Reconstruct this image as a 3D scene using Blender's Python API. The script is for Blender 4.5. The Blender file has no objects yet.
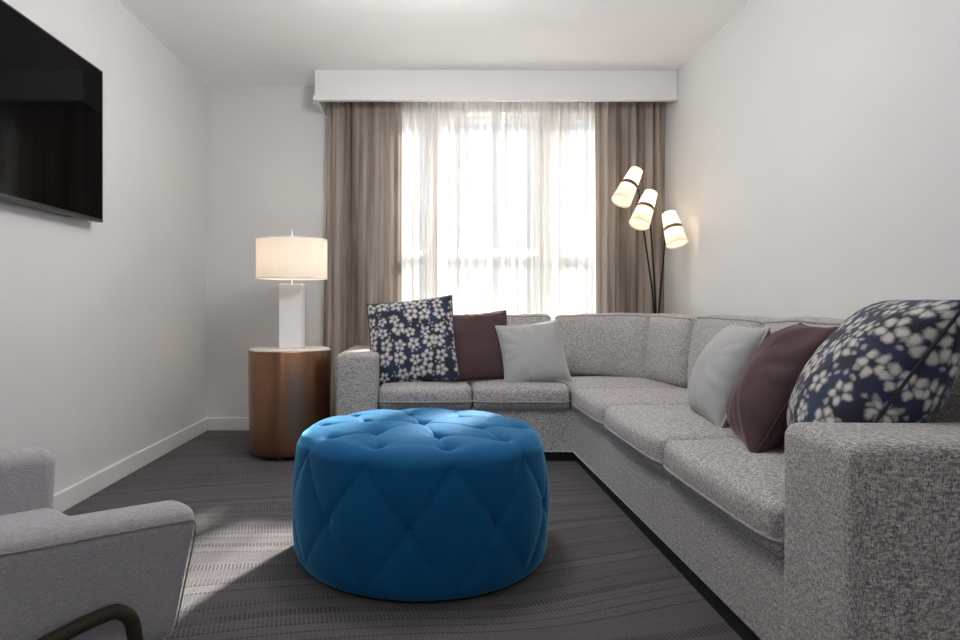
import bpy, bmesh, math, random
import numpy as np
from mathutils import Vector, Matrix, noise as mnoise
S = bpy.context.scene
COL = S.collection
random.seed(7)
R = math.radians

# ------------------------------------------------------------------ camera
F, CX, CY, CH = 640.0, 430.0, 305.0, 0.91
cam = bpy.data.cameras.new('camera')
cam.sensor_width = 36.0
cam.lens = 24.0
cam.shift_x = (480 - CX) / 960.0 * 1.0
cam.shift_y = -(320 - CY) / 960.0
cam.clip_start = 0.02
co = bpy.data.objects.new('camera', cam)
co.location = (0, 0, CH)
co.rotation_euler = (R(90), 0, 0)
COL.objects.link(co)
S.camera = co
S.cycles.diffuse_bounces = 8
S.cycles.max_bounces = 16

# room measures
XL, XR, YB, YF, ZC = -1.628, 1.671, 4.651, -2.2, 2.5

# ------------------------------------------------------------------ node helper
class NT:
    def __init__(self, name):
        self.m = bpy.data.materials.new(name)
        self.m.use_nodes = True
        self.t = self.m.node_tree
        self.t.nodes.clear()
        self.out = self.t.nodes.new('ShaderNodeOutputMaterial')
    def n(self, typ, props=None, **inp):
        nd = self.t.nodes.new('ShaderNode' + typ)
        for k, v in (props or {}).items():
            setattr(nd, k, v)
        for k, v in inp.items():
            key = k.replace('__', ' ')
            if key[0] == 'i' and key[1:].isdigit():
                sock = nd.inputs[int(key[1:])]
            else:
                sock = nd.inputs[key]
            if isinstance(v, bpy.types.NodeSocket):
                self.t.links.new(v, sock)
            else:
                if sock.type == 'RGBA' and len(v) == 3:
                    v = (*v, 1)
                sock.default_value = v
        return nd
    def math(self, op, a, b=0.0, c=0.0, clamp=False):
        return self.n('Math', {'operation': op, 'use_clamp': clamp}, i0=a, i1=b, i2=c).outputs[0]
    def mix(self, f, a, b):
        nd = self.t.nodes.new('ShaderNodeMix')
        nd.data_type = 'RGBA'
        for i, v in ((0, f), (6, a), (7, b)):
            if isinstance(v, bpy.types.NodeSocket):
                self.t.links.new(v, nd.inputs[i])
            else:
                if i and len(v) == 3:
                    v = (*v, 1)
                nd.inputs[i].default_value = v
        return nd.outputs[2]
    def smooth(self, v, a, b):
        return self.n('MapRange', {'interpolation_type': 'SMOOTHSTEP'}, i0=v, i1=a, i2=b, i3=0.0, i4=1.0).outputs[0]
    def obj(self):
        return self.n('TexCoord').outputs['Object']
    def uv(self):
        return self.n('TexCoord').outputs['UV']
    def scale(self, v, s):
        return self.n('Mapping', i0=v, i3=s).outputs[0]
    def noise(self, v, scale, detail=2.0, rough=0.5):
        return self.n('TexNoise', Vector=v, Scale=scale, Detail=detail, Roughness=rough).outputs[0]
    def bump(self, h, strength, dist):
        return self.n('Bump', Height=h, Strength=strength, Distance=dist).outputs[0]
    def pbr(self, **k):
        p = self.n('BsdfPrincipled', **k)
        self.t.links.new(p.outputs[0], self.out.inputs[0])
        return p
    def surface(self, s):
        self.t.links.new(s, self.out.inputs[0])

M = {}
def paint(name, col, rough=0.75, bump=0.05):
    a = NT(name)
    c = a.obj()
    nz = a.noise(c, 3.0, 3.0)
    k = a.mix(nz, tuple(x * 0.975 for x in col), tuple(min(1, x * 1.02) for x in col))
    a.pbr(Base__Color=k, Roughness=rough, Normal=a.bump(a.noise(c, 260.0, 2.0), bump, 0.001))
    M[name] = a.m
def plain(name, col, rough=0.5, metal=0.0, **kw):
    a = NT(name)
    c = a.obj()
    k = a.mix(a.noise(c, 30.0, 2.0), tuple(x * 0.93 for x in col), tuple(min(1, x * 1.05) for x in col))
    a.pbr(Base__Color=k, Roughness=rough, Metallic=metal, **kw)
    M[name] = a.m

paint('wall_paint', (0.70, 0.70, 0.70), 0.62)
paint('ceiling_paint', (0.90, 0.90, 0.90), 0.85)
paint('trim_paint', (0.78, 0.775, 0.765), 0.35, 0.01)
paint('pelmet_paint', (0.80, 0.80, 0.80), 0.5, 0.01)
plain('black_plastic', (0.012, 0.011, 0.011), 0.35)
plain('black_plinth', (0.010, 0.010, 0.011), 0.6)
plain('tv_screen', (0.003, 0.0026, 0.0026), 0.05, Specular__IOR__Level=0.045)
plain('dark_metal', (0.045, 0.038, 0.034), 0.35, 0.9)
plain('brass', (0.20, 0.15, 0.085), 0.35, 0.9)
plain('white_lacquer', (0.88, 0.875, 0.865), 0.28)
plain('stone_top', (0.74, 0.69, 0.63), 0.35)
plain('steel', (0.5, 0.5, 0.5), 0.3, 1.0)
plain('bulb_glass', (0.9, 0.85, 0.75), 0.3)

# carpet ------------------------------------------------------------
def carpet():
    a = NT('carpet')
    c = a.obj()
    sp = a.n('SeparateXYZ', i0=c)
    X, Y = sp.outputs[0], sp.outputs[1]
    warp = a.noise(a.scale(c, (0.55, 0.7, 1)), 1.0, 1.0)
    warp2 = a.noise(a.scale(c, (1.6, 4.0, 1)), 1.0, 1.0)
    # wandering rows
    v = a.math('ADD', Y, a.math('MULTIPLY', X, -0.20))
    v = a.math('ADD', v, a.math('MULTIPLY', warp, 0.60))
    v = a.math('ADD', v, a.math('MULTIPLY', warp2, 0.05))
    vs = a.math('MULTIPLY', v, 19.0)
    idx = a.math('FLOOR', vs)
    fr = a.math('FRACT', vs)
    rnd = a.n('TexWhiteNoise', {'noise_dimensions': '1D'}, W=idx).outputs[0]
    rnd2 = a.n('TexWhiteNoise', {'noise_dimensions': '1D'}, W=a.math('ADD', idx, 37.3)).outputs[0]
    # slanted stitches within a row
    hx = a.math('ADD', X, a.math('MULTIPLY', v, 0.22))
    st = a.math('ABSOLUTE', a.math('SUBTRACT', a.math('FRACT', a.math('MULTIPLY', hx, 78.0)), 0.5))
    patch = a.smooth(a.noise(a.scale(c, (4, 14, 1)), 1.0, 2.0), 0.20, 0.50)
    stitch = a.smooth(st, 0.20, 0.28)
    band = a.math('MULTIPLY', a.smooth(fr, 0.10, 0.16), a.math('SUBTRACT', 1.0, a.smooth(fr, 0.80, 0.90)))
    on = a.math('ADD', a.math('MULTIPLY', a.smooth(rnd, 0.40, 0.70), 0.85), 0.15)
    hatch = a.math('MULTIPLY', a.math('MULTIPLY', a.math('MULTIPLY', stitch, band), on), patch)
    # thin dashed line at some row edges
    edge = a.math('SUBTRACT', 1.0, a.smooth(a.math('ABSOLUTE', a.math('SUBTRACT', fr, 0.06)), 0.05, 0.11))
    dash = a.math('MULTIPLY', a.math('MULTIPLY', edge, a.smooth(st, 0.12, 0.20)), a.smooth(rnd2, 0.35, 0.45))
    fine = a.smooth(a.noise(c, 210.0, 3.0, 0.75), 0.36, 0.64)
    rib = a.noise(a.scale(c, (40, 420, 1)), 1.0, 2.0, 0.7)
    base = a.mix(rnd2, (0.095, 0.085, 0.089), (0.155, 0.140, 0.146))
    base = a.mix(a.math('MULTIPLY', fine, 0.62), base, (0.030, 0.026, 0.027))
    base = a.mix(a.math('MULTIPLY', a.smooth(rib, 0.45, 0.7), 0.45), base, (0.175, 0.160, 0.164))
    base = a.mix(a.math('MULTIPLY', hatch, 0.80), base, (0.014, 0.012, 0.013))
    base = a.mix(a.math('MULTIPLY', dash, 0.92), base, (0.006, 0.005, 0.0055))
    h = a.math('SUBTRACT', a.math('MULTIPLY', fine, -0.5), a.math('MULTIPLY', a.math('ADD', hatch, dash), 0.8))
    a.pbr(Base__Color=base, Roughness=0.95, Sheen__Weight=0.1, Normal=a.bump(h, 0.6, 0.004))
    M['carpet'] = a.m
carpet()

# upholstery ----------------------------------------------------------
def tweed(name, dark, mid, light, flecks=0.5, thread=1.0):
    a = NT(name)
    c = a.obj()
    t = thread
    h1 = a.noise(a.scale(c, (100 * t, 100 * t, 430 * t)), 1.0, 2.0, 0.6)
    h2 = a.noise(a.scale(c, (430 * t, 430 * t, 105 * t)), 1.0, 2.0, 0.6)
    h3 = a.noise(a.scale(c, (60 * t, 380 * t, 200 * t)), 1.0, 1.0, 0.6)
    big = a.noise(c, 26.0, 3.0, 0.6)
    k = a.mix(a.smooth(h1, 0.38, 0.64), mid, light)
    k = a.mix(a.math('MULTIPLY', a.smooth(h2, 0.48, 0.62), flecks), k, dark)
    k = a.mix(a.math('MULTIPLY', a.smooth(h3, 0.50, 0.64), flecks * 0.7), k, dark)
    k = a.mix(a.math('MULTIPLY', a.smooth(big, 0.35, 0.7), 0.25), k, mid)
    h = a.math('ADD', a.math('ADD', h1, h2), h3)
    a.pbr(Base__Color=k, Roughness=0.92, Sheen__Weight=0.12, Normal=a.bump(h, 0.35, 0.002))
    M[name] = a.m
tweed('sofa_tweed', (0.055, 0.050, 0.050), (0.37, 0.35, 0.345), (0.72, 0.70, 0.69), 0.74, 1.0)
tweed('sofa_welt', (0.08, 0.07, 0.07), (0.25, 0.23, 0.225), (0.40, 0.38, 0.37), 0.5, 1.0)
tweed('chair_linen', (0.27, 0.26, 0.285), (0.40, 0.39, 0.42), (0.50, 0.485, 0.515), 0.35, 1.3)
tweed('grey_linen', (0.27, 0.268, 0.268), (0.365, 0.362, 0.362), (0.45, 0.448, 0.448), 0.3, 1.6)

def velvet(name, deep, lighter, sheen_tint, sheen=0.6, bumpy=0.12):
    a = NT(name)
    c = a.obj()
    n1 = a.noise(c, 9.0, 4.0, 0.6)
    n2 = a.noise(c, 500.0, 2.0, 0.7)
    k = a.mix(n1, deep, lighter)  # noise mixes a deeper and a paler pile tone at random
    h = a.math('ADD', a.math('MULTIPLY', a.noise(c, 38.0, 3.0), 1.0), a.math('MULTIPLY', n2, 0.12))
    a.pbr(Base__Color=k, Roughness=0.75, Sheen__Weight=sheen, Sheen__Roughness=0.35, Sheen__Tint=sheen_tint,
          Specular__IOR__Level=0.2, Normal=a.bump(h, bumpy, 0.01))
    M[name] = a.m
velvet('blue_velvet', (0.0012, 0.072, 0.205), (0.002, 0.118, 0.305), (0.22, 0.66, 1.0), 0.75)
velvet('mauve_velvet', (0.060, 0.034, 0.037), (0.092, 0.052, 0.056), (0.75, 0.55, 0.58), 0.35, 0.2)
velvet('mauve_piping', (0.05, 0.028, 0.03), (0.07, 0.04, 0.043), (0.6, 0.4, 0.4), 0.05)
plain('navy_piping', (0.02, 0.022, 0.032), 0.8)
plain('grey_piping', (0.42, 0.41, 0.405), 0.85)
plain('blue_button', (0.004, 0.09, 0.26), 0.7)

def blossom():
    a = NT('navy_blossom_print')
    uv = a.uv()
    wob = a.n('TexNoise', Vector=uv, Scale=45.0, Detail=2.0).outputs['Color']
    off = a.n('VectorMath', {'operation': 'MULTIPLY_ADD'}, i0=wob, i1=(0.020, 0.020, 0.0), i2=uv).outputs[0]
    def flowers(scale, petals, rmax, rnd, seed):
        vv = a.n('Mapping', i0=off, i1=(seed, seed * 0.37, 0)).outputs[0]
        vo = a.n('TexVoronoi', {'voronoi_dimensions': '2D'}, Vector=vv, Scale=scale, Randomness=rnd)
        d = a.n('VectorMath', {'operation': 'SUBTRACT'}, i0=vv, i1=vo.outputs['Position']).outputs[0]
        sp = a.n('SeparateXYZ', i0=d)
        r = a.n('VectorMath', {'operation': 'LENGTH'}, i0=d).outputs['Value']
        ang = a.math('ARCTAN2', sp.outputs[1], sp.outputs[0])
        rc = a.n('SeparateColor', i0=vo.outputs['Color'])
        ph = a.math('MULTIPLY', rc.outputs[0], 6.28)
        size = a.math('MULTIPLY', a.math('ADD', 0.75, a.math('MULTIPLY', rc.outputs[1], 0.35)), rmax)
        rr = a.math('DIVIDE', r, size)
        sec = 2 * math.pi / petals
        fo = a.math('SUBTRACT', a.math('MULTIPLY', a.math('FRACT', a.math('DIVIDE', a.math('ADD', a.math('ADD', ang, ph), 12.6), sec)), sec), sec / 2)
        px = a.math('SUBTRACT', a.math('MULTIPLY', rr, a.math('COSINE', fo)), 0.62)
        py = a.math('MULTIPLY', rr, a.math('SINE', fo))
        dd = a.math('SQRT', a.math('ADD', a.math('MULTIPLY', a.math('MULTIPLY', px, px), 0.75), a.math('MULTIPLY', py, py)))
        return a.math('SUBTRACT', 1.0, a.smooth(dd, 0.12, 0.46))
    f1 = flowers(11.5, 5.0, 0.041, 0.40, 0.0)
    f2 = flowers(15.0, 3.0, 0.024, 0.9, 3.7)
    m = a.math('MAXIMUM', f1, a.math('MULTIPLY', f2, 0.55))
    n = a.noise(uv, 9.0, 2.0)
    navy = a.mix(a.smooth(n, 0.35, 0.65), (0.012, 0.013, 0.024), (0.017, 0.030, 0.078))
    white = a.mix(a.noise(uv, 30.0, 2.0), (0.46, 0.44, 0.41), (0.66, 0.64, 0.61))
    k = a.mix(m, navy, white)
    weave = a.noise(a.scale(uv, (700, 700, 1)), 1.0, 1.0)
    a.pbr(Base__Color=k, Roughness=0.85, Sheen__Weight=0.1, Normal=a.bump(weave, 0.2, 0.001))
    M['navy_blossom_print'] = a.m
blossom()

# curtains --------------------------------------------------------------
def sheer():
    a = NT('sheer_voile')
    c = a.obj()
    w = a.noise(a.scale(c, (900, 900, 900)), 1.0, 1.0)
    st = a.noise(a.scale(c, (26, 0.2, 0.15)), 1.0, 2.0)
    tr = a.n('BsdfTransparent', Color=(1, 1, 1))
    tl = a.n('BsdfTranslucent', Color=(0.80, 0.785, 0.775))
    df = a.n('BsdfDiffuse', Color=(0.80, 0.785, 0.775))
    m1 = a.n('MixShader', i0=a.math('ADD', 0.93, a.math('MULTIPLY', a.smooth(st, 0.40, 0.62), 0.06)), i1=tl.outputs[0], i2=df.outputs[0])
    f = a.math('ADD', 0.54, a.math('MULTIPLY', a.smooth(st, 0.40, 0.62), 0.32))
    m2 = a.n('MixShader', i0=f, i1=tr.outputs[0], i2=m1.outputs[0])
    a.surface(m2.outputs[0])
    M['sheer_voile'] = a.m
sheer()
def drape():
    a = NT('drape_cloth')
    c = a.obj()
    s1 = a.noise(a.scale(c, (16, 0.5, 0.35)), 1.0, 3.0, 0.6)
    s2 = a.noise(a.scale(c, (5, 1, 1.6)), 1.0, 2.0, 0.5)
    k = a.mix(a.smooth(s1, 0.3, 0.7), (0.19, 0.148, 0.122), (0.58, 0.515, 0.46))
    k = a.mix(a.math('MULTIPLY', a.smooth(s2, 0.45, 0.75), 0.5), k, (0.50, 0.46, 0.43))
    df = a.n('BsdfDiffuse', Color=k)
    tl = a.n('BsdfTranslucent', Color=k)
    m = a.n('MixShader', i0=0.18, i1=df.outputs[0], i2=tl.outputs[0])
    a.surface(m.outputs[0])
    M['drape_cloth'] = a.m
drape()
def shade(name, col, f):
    a = NT(name)
    c = a.obj()
    df = a.n('BsdfDiffuse', Color=col)
    tl = a.n('BsdfTranslucent', Color=col)
    m = a.n('MixShader', i0=f, i1=df.outputs[0], i2=tl.outputs[0])
    a.surface(m.outputs[0])
    M[name] = a.m
shade('pleated_shade', (0.88, 0.82, 0.76), 0.40)
shade('spot_shade', (0.92, 0.87, 0.80), 0.50)
def glass():
    a = NT('window_glass')
    fr = a.n('Fresnel', IOR=1.45)
    tr = a.n('BsdfTransparent', Color=(0.97, 0.98, 0.98))
    gl = a.n('BsdfGlossy', Color=(1, 1, 1), Roughness=0.02)
    m = a.n('MixShader', i0=fr.outputs[0], i1=tr.outputs[0], i2=gl.outputs[0])
    a.surface(m.outputs[0])
    M['window_glass'] = a.m
glass()
def copper():
    a = NT('brushed_copper')
    c = a.obj()
    s = a.noise(a.scale(c, (3, 3, 600)), 1.0, 2.0, 0.6)
    sm = a.noise(c, 4.0, 2.0)
    k = a.mix(s, (0.27, 0.142, 0.086), (0.36, 0.195, 0.120))
    rr = a.math('ADD', 0.24, a.math('MULTIPLY', sm, 0.14))
    tg = a.n('Tangent', {'direction_type': 'RADIAL', 'axis': 'Z'})
    a.pbr(Base__Color=k, Metallic=1.0, Roughness=rr, Anisotropic=0.75, Anisotropic__Rotation=0.25, Tangent=tg.outputs[0],
          Normal=a.bump(s, 0.04, 0.001))
    M['brushed_copper'] = a.m
copper()
def walnut():
    a = NT('dark_walnut')
    c = a.obj()
    s = a.noise(a.scale(c, (20, 20, 90)), 1.0, 4.0)
    k = a.mix(s, (0.018, 0.010, 0.007), (0.060, 0.034, 0.022))
    a.pbr(Base__Color=k, Roughness=0.38)
    M['dark_walnut'] = a.m
walnut()

# ------------------------------------------------------------------ mesh helpers
def root(name, loc, label, cat, group=None, rz=0.0):
    o = bpy.data.objects.new(name, None)
    o.empty_display_size = 0.1
    o.location = loc
    o.rotation_euler = (0, 0, rz)
    COL.objects.link(o)
    o['label'] = label
    o['category'] = cat
    if group:
        o['group'] = group
    o['_org'] = [0.0, 0.0, 0.0]
    return o
ORG = {}
def put(name, verts, faces, mat, parent=None, origin=None, smooth=True, uvs=None, local=False):
    """verts in world space (or in the parent's space when local); one mesh object"""
    v = np.asarray(verts, dtype=float)
    if parent is not None:
        off = np.zeros(3) if local else np.array(ORG.get(parent.name, tuple(parent.location)))
    else:
        off = np.array(origin) if origin is not None else np.array([(v[:, 0].min() + v[:, 0].max()) / 2, (v[:, 1].min() + v[:, 1].max()) / 2, v[:, 2].min()])
    me = bpy.data.meshes.new(name)
    me.from_pydata((v - off).tolist(), [], faces)
    if uvs is not None:
        ul = me.uv_layers.new(name='UVMap')
        for lp in me.loops:
            ul.data[lp.index].uv = uvs[lp.vertex_index]
    bm = bmesh.new()
    bm.from_mesh(me)
    if uvs is None:
        bmesh.ops.remove_doubles(bm, verts=bm.verts, dist=1e-5)
    bmesh.ops.recalc_face_normals(bm, faces=bm.faces)
    bm.to_mesh(me)
    bm.free()
    me.polygons.foreach_set('use_smooth', [smooth] * len(me.polygons))
    me.materials.append(M[mat])
    o = bpy.data.objects.new(name, me)
    COL.objects.link(o)
    if parent is not None:
        o.parent = parent
        ORG[o.name] = tuple(off)
    else:
        o.location = off
        ORG[o.name] = tuple(off)
    return o
def tag(o, label, cat, group=None):
    o['label'] = label
    o['category'] = cat
    if group:
        o['group'] = group
    return o
def struct(o):
    o['kind'] = 'structure'
    return o

def join(*vf):
    V, Fc = [], []
    for v, f in vf:
        n = len(V)
        V += [tuple(p) for p in v]
        Fc += [tuple(i + n for i in q) for q in f]
    return V, Fc
def box(x0, x1, y0, y1, z0, z1):
    v = [(x, y, z) for z in (z0, z1) for y in (y0, y1) for x in (x0, x1)]
    return v, [(0, 2, 3, 1), (4, 5, 7, 6), (0, 1, 5, 4), (2, 6, 7, 3), (0, 4, 6, 2), (1, 3, 7, 5)]
def axis_samples(L, r, k, n):
    e = [r * (1 - math.cos(math.pi / 2 * i / k)) for i in range(k)]
    mid = [r + (L - 2 * r) * i / n for i in range(n + 1)]
    return np.array(e + mid + [L - x for x in reversed(e)])
def rbox(x0, x1, y0, y1, z0, z1, r=0.02, n=6, k=4, deform=None):
    """rounded box with a dense skin; deform(P, U) gets points and their -1..1 box coordinates"""
    lo, hi = np.array([x0, y0, z0]), np.array([x1, y1, z1])
    L = hi - lo
    r = min(r, 0.499 * L.min())
    ax = [axis_samples(L[i], r, k, n) for i in range(3)]
    V, Fc = [], []
    for d in range(3):
        a, b = [(1, 2), (0, 2), (0, 1)][d]
        for side in (0, 1):
            base = len(V)
            na, nb = len(ax[a]), len(ax[b])
            for i in range(na):
                for j in range(nb):
                    p = [0, 0, 0]
                    p[d] = L[d] * side
                    p[a] = ax[a][i]
                    p[b] = ax[b][j]
                    V.append(p)
            for i in range(na - 1):
                for j in range(nb - 1):
                    q = base + i * nb + j
                    Fc.append((q, q + 1, q + nb + 1, q + nb))
    P = np.array(V, dtype=float)
    inner = np.clip(P, r, L - r)
    D = P - inner
    ln = np.linalg.norm(D, axis=1, keepdims=True)
    P = inner + np.where(ln > 1e-9, D / np.maximum(ln, 1e-9) * r, 0)
    U = P / L * 2 - 1
    P = P + lo
    if deform is not None:
        P = deform(P, U)
    return P.tolist(), Fc
def tube(path, rad, n=10, closed=False, flat=None):
    P = [Vector(p) for p in path]
    V, Fc = [], []
    m = len(P)
    prev = None
    for i in range(m):
        if closed:
            t = (P[(i + 1) % m] - P[i - 1]).normalized()
        else:
            t = (P[min(i + 1, m - 1)] - P[max(i - 1, 0)]).normalized()
        if prev is None:
            u = t.orthogonal().normalized()
        else:
            u = (prev - t * prev.dot(t)).normalized()
        prev = u
        w = t.cross(u)
        rr = rad[i] if isinstance(rad, (list, tuple)) else rad
        for j in range(n):
            a = 2 * math.pi * j / n
            V.append(tuple(P[i] + u * (rr * math.cos(a)) + w * (rr * math.sin(a))))
    for i in range(m if closed else m - 1):
        for j in range(n):
            a, b = i * n + j, i * n + (j + 1) % n
            c, d = ((i + 1) % m) * n + (j + 1) % n, ((i + 1) % m) * n + j
            Fc.append((a, b, c, d))
    if not closed:
        Fc.append(tuple(range(n - 1, -1, -1)))
        Fc.append(tuple(range((m - 1) * n, m * n)))
    return V, Fc
def lathe(prof, c, n=64, cap=(True, True), fr=None):
    """prof: list of (r, z); fr(theta) scales the radius"""
    V, Fc = [], []
    for (r, z) in prof:
        for j in range(n):
            a = 2 * math.pi * j / n
            k = fr(a) if fr else 1.0
            V.append((c[0] + r * k * math.cos(a), c[1] + r * k * math.sin(a), c[2] + z))
    m = len(prof)
    for i in range(m - 1):
        for j in range(n):
            Fc.append((i * n + j, i * n + (j + 1) % n, (i + 1) * n + (j + 1) % n, (i + 1) * n + j))
    if cap[0]:
        Fc.append(tuple(range(n - 1, -1, -1)))
    if cap[1]:
        Fc.append(tuple(range((m - 1) * n, m * n)))
    return V, Fc
def prism(poly, z0, z1):
    n = len(poly)
    V = [(x, y, z0) for x, y in poly] + [(x, y, z1) for x, y in poly]
    Fc = [tuple(range(n - 1, -1, -1)), tuple(range(n, 2 * n))]
    Fc += [(i, (i + 1) % n, n + (i + 1) % n, n + i) for i in range(n)]
    return V, Fc
def smooth_path(pts, it=3, closed=False):
    P = [Vector(p) for p in pts]
    for _ in range(it):
        Q = []
        m = len(P)
        if not closed:
            Q.append(P[0])
        for i in range(m if closed else m - 1):
            a, b = P[i], P[(i + 1) % m]
            Q += [a * 0.75 + b * 0.25, a * 0.25 + b * 0.75]
        if not closed:
            Q.append(P[-1])
        P = Q
    return P

# ------------------------------------------------------------------ the room
struct(put('floor', *box(XL - 0.1, XR + 0.1, YF, YB + 0.12, -0.05, 0.0), 'carpet', origin=(0, 0, 0), smooth=False))
struct(put('ceiling', *box(XL - 0.1, XR + 0.1, YF, YB + 0.12, ZC, ZC + 0.06), 'ceiling_paint', origin=(0, 0, ZC), smooth=False))
struct(put('wall_left', *box(XL - 0.1, XL, YF, YB + 0.12, 0, ZC), 'wall_paint', smooth=False))
struct(put('wall_right', *box(XR, XR + 0.1, YF, YB + 0.12, 0, ZC), 'wall_paint', smooth=False))
struct(put('wall_rear', *box(XL - 0.1, XR + 0.1, YF - 0.1, YF, 0, ZC), 'wall_paint', smooth=False))
WX0, WX1, WZ0, WZ1 = -0.235, 1.235, 0.55, 2.31
struct(put('wall_front', *join(box(XL, WX0, YB, YB + 0.12, 0, ZC), box(WX1, XR, YB, YB + 0.12, 0, ZC),
                               box(WX0, WX1, YB, YB + 0.12, 0, WZ0), box(WX0, WX1, YB, YB + 0.12, WZ1, ZC)), 'wall_paint', smooth=False))
def skirt(x0, x1, y0, y1):
    return rbox(x0, x1, y0, y1, 0.0, 0.092, 0.004, 1, 2)
struct(put('baseboard_left', *skirt(XL, XL + 0.016, YF, YB), 'trim_paint', smooth=False))
struct(put('baseboard_front', *skirt(XL + 0.016, XR - 0.016, YB - 0.016, YB), 'trim_paint', smooth=False))
struct(put('baseboard_right', *skirt(XR - 0.016, XR, YF, YB), 'trim_paint', smooth=False))
# window: three lights with a rail
FY0, FY1 = YB + 0.035, YB + 0.085
bars = [box(WX0, WX1, FY0, FY1, WZ1 - 0.05, WZ1), box(WX0, WX1, FY0, FY1, WZ0, WZ0 + 0.06),
        box(WX0, WX0 + 0.03, FY0, FY1, WZ0, WZ1), box(WX1 - 0.03, WX1, FY0, FY1, WZ0, WZ1),
        box(-0.02, 0.13, FY0 - 0.02, FY1, WZ0, WZ1), box(0.80, 0.97, FY0 - 0.02, FY1, WZ0, WZ1),
        box(WX0, WX1, FY0 + 0.005, FY1 - 0.005, 1.27, 1.32)]
win = struct(put('window_1', *join(*bars), 'trim_paint', smooth=False))
for (a, b) in ((WX0 + 0.03, -0.02), (0.13, 0.80), (0.97, WX1 - 0.03)):
    for (z0, z1) in ((WZ0 + 0.06, 1.27), (1.32, WZ1 - 0.05)):
        put('window_pane', *box(a - 0.004, b + 0.004, FY0 + 0.022, FY0 + 0.028, z0 - 0.004, z1 + 0.004), 'window_glass', win, smooth=False)
struct(put('trim_1', *rbox(WX0 - 0.03, WX1 + 0.03, YB - 0.03, YB + 0.04, WZ0 - 0.03, WZ0, 0.006, 1, 2), 'trim_paint', smooth=False))

# pelmet over the curtains
PX = -0.778
pel = root('curtain_pelmet', ((PX + XR) / 2, 4.49, 2.29), 'long white boxed pelmet across the ceiling above the window curtains', 'pelmet')
put('front_board', *rbox(PX, XR - 0.002, 4.325, 4.345, 2.325, ZC - 0.001, 0.002, 1, 1), 'pelmet_paint', pel, smooth=False)
put('bottom_trim', *rbox(PX - 0.012, XR - 0.002, 4.309, 4.348, 2.29, 2.325, 0.004, 1, 2), 'pelmet_paint', pel, smooth=False)
put('side_board', *join(rbox(PX, PX + 0.02, 4.346, YB - 0.001, 2.29, ZC - 0.001, 0.002, 1, 1)), 'pelmet_paint', pel, smooth=False)

# ------------------------------------------------------------------ curtains
def curtain(name, x0, x1, yc, amp, folds, z0, z1, mat, seed, flare=0.0, n=220, nz=26, irr=0.5):
    rng = np.random.RandomState(seed)
    s = np.linspace(0, 1, n)
    w = np.interp(s, np.linspace(0, 1, folds + 1), np.cumsum(np.r_[0, 1 + irr * (rng.rand(folds) - 0.5) * 2]))
    ph = w * math.pi * 2 * (folds / w[-1]) * 0.5
    am = np.interp(s, np.linspace(0, 1, folds * 2 + 1), 0.55 + 0.45 * rng.rand(folds * 2 + 1))
    side = np.interp(s, np.linspace(0, 1, folds * 2 + 1), (rng.rand(folds * 2 + 1) - 0.5))
    V, Fc = [], []
    for i in range(nz + 1):
        t = i / nz
        z = z1 + (z0 - z1) * t
        sway = 0.35 + 0.65 * min(1, t * 2.2)
        for j in range(n):
            x = x0 + (x1 - x0) * s[j] + (0.006 * math.sin(3 * ph[j] + 2 * t) + side[j] * 0.03 * t)
            x += flare * t * (s[j] - (1.0 if flare > 0 else 0.0)) * (1 if flare > 0 else 1)
            y = yc + amp * am[j] * (math.sin(ph[j]) * (0.85 + 0.15 * math.cos(2.5 * t + side[j] * 6)) + 0.22 * math.sin(2.0 * ph[j] + 1.3 * t)) * (0.8 + 0.2 * sway)
            V.append((x, y, z))
    for i in range(nz):
        for j in range(n - 1):
            q = i * n + j
            Fc.append((q, q + 1, q + n + 1, q + n))
    o = put(name, V, Fc, mat)
    return o
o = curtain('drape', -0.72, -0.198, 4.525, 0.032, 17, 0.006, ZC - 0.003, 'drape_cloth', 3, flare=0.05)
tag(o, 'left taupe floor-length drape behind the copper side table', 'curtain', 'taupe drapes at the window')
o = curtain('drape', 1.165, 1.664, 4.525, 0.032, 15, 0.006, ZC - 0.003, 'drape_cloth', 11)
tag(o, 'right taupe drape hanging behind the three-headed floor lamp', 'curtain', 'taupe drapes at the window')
o = curtain('sheer_curtain', -0.24, 0.515, 4.60, 0.022, 23, 0.006, ZC - 0.003, 'sheer_voile', 5)
tag(o, 'left half of the sheer white window curtain, next to the left drape', 'curtain', 'white sheers at the window')
o = curtain('sheer_curtain', 0.537, 1.26, 4.60, 0.022, 21, 0.006, ZC - 0.003, 'sheer_voile', 8)
tag(o, 'right half of the sheer white window curtain, next to the floor lamp drape', 'curtain', 'white sheers at the window')

# ------------------------------------------------------------------ television
tv = root('television', (XL + 0.045, 2.435, 1.305), 'black flat screen television mounted on the left wall', 'television')
TX = -1.56
Y0, Y1, Z0, Z1 = 1.82, 3.05, 1.303, 2.022
put('housing', *rbox(TX - 0.028, TX - 0.002, Y0, Y1, Z0, Z1, 0.004, 2, 2), 'black_plastic', tv, smooth=False)
put('bezel', *join(box(TX - 0.004, TX + 0.001, Y0, Y1, Z0, Z0 + 0.014), box(TX - 0.004, TX + 0.001, Y0, Y1, Z1 - 0.007, Z1),
                   box(TX - 0.004, TX + 0.001, Y0, Y0 + 0.007, Z0, Z1), box(TX - 0.004, TX + 0.001, Y1 - 0.007, Y1, Z0, Z1)), 'black_plastic', tv, smooth=False)
put('screen', *box(TX - 0.006, TX - 0.0005, Y0 + 0.006, Y1 - 0.006, Z0 + 0.013, Z1 - 0.006), 'tv_screen', tv, smooth=False)
put('rear_casing', *rbox(XL + 0.012, TX - 0.027, Y0 + 0.2, Y1 - 0.2, Z0 - 0.002, Z0 + 0.45, 0.01, 2, 2), 'black_plastic', tv, smooth=False)
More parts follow.
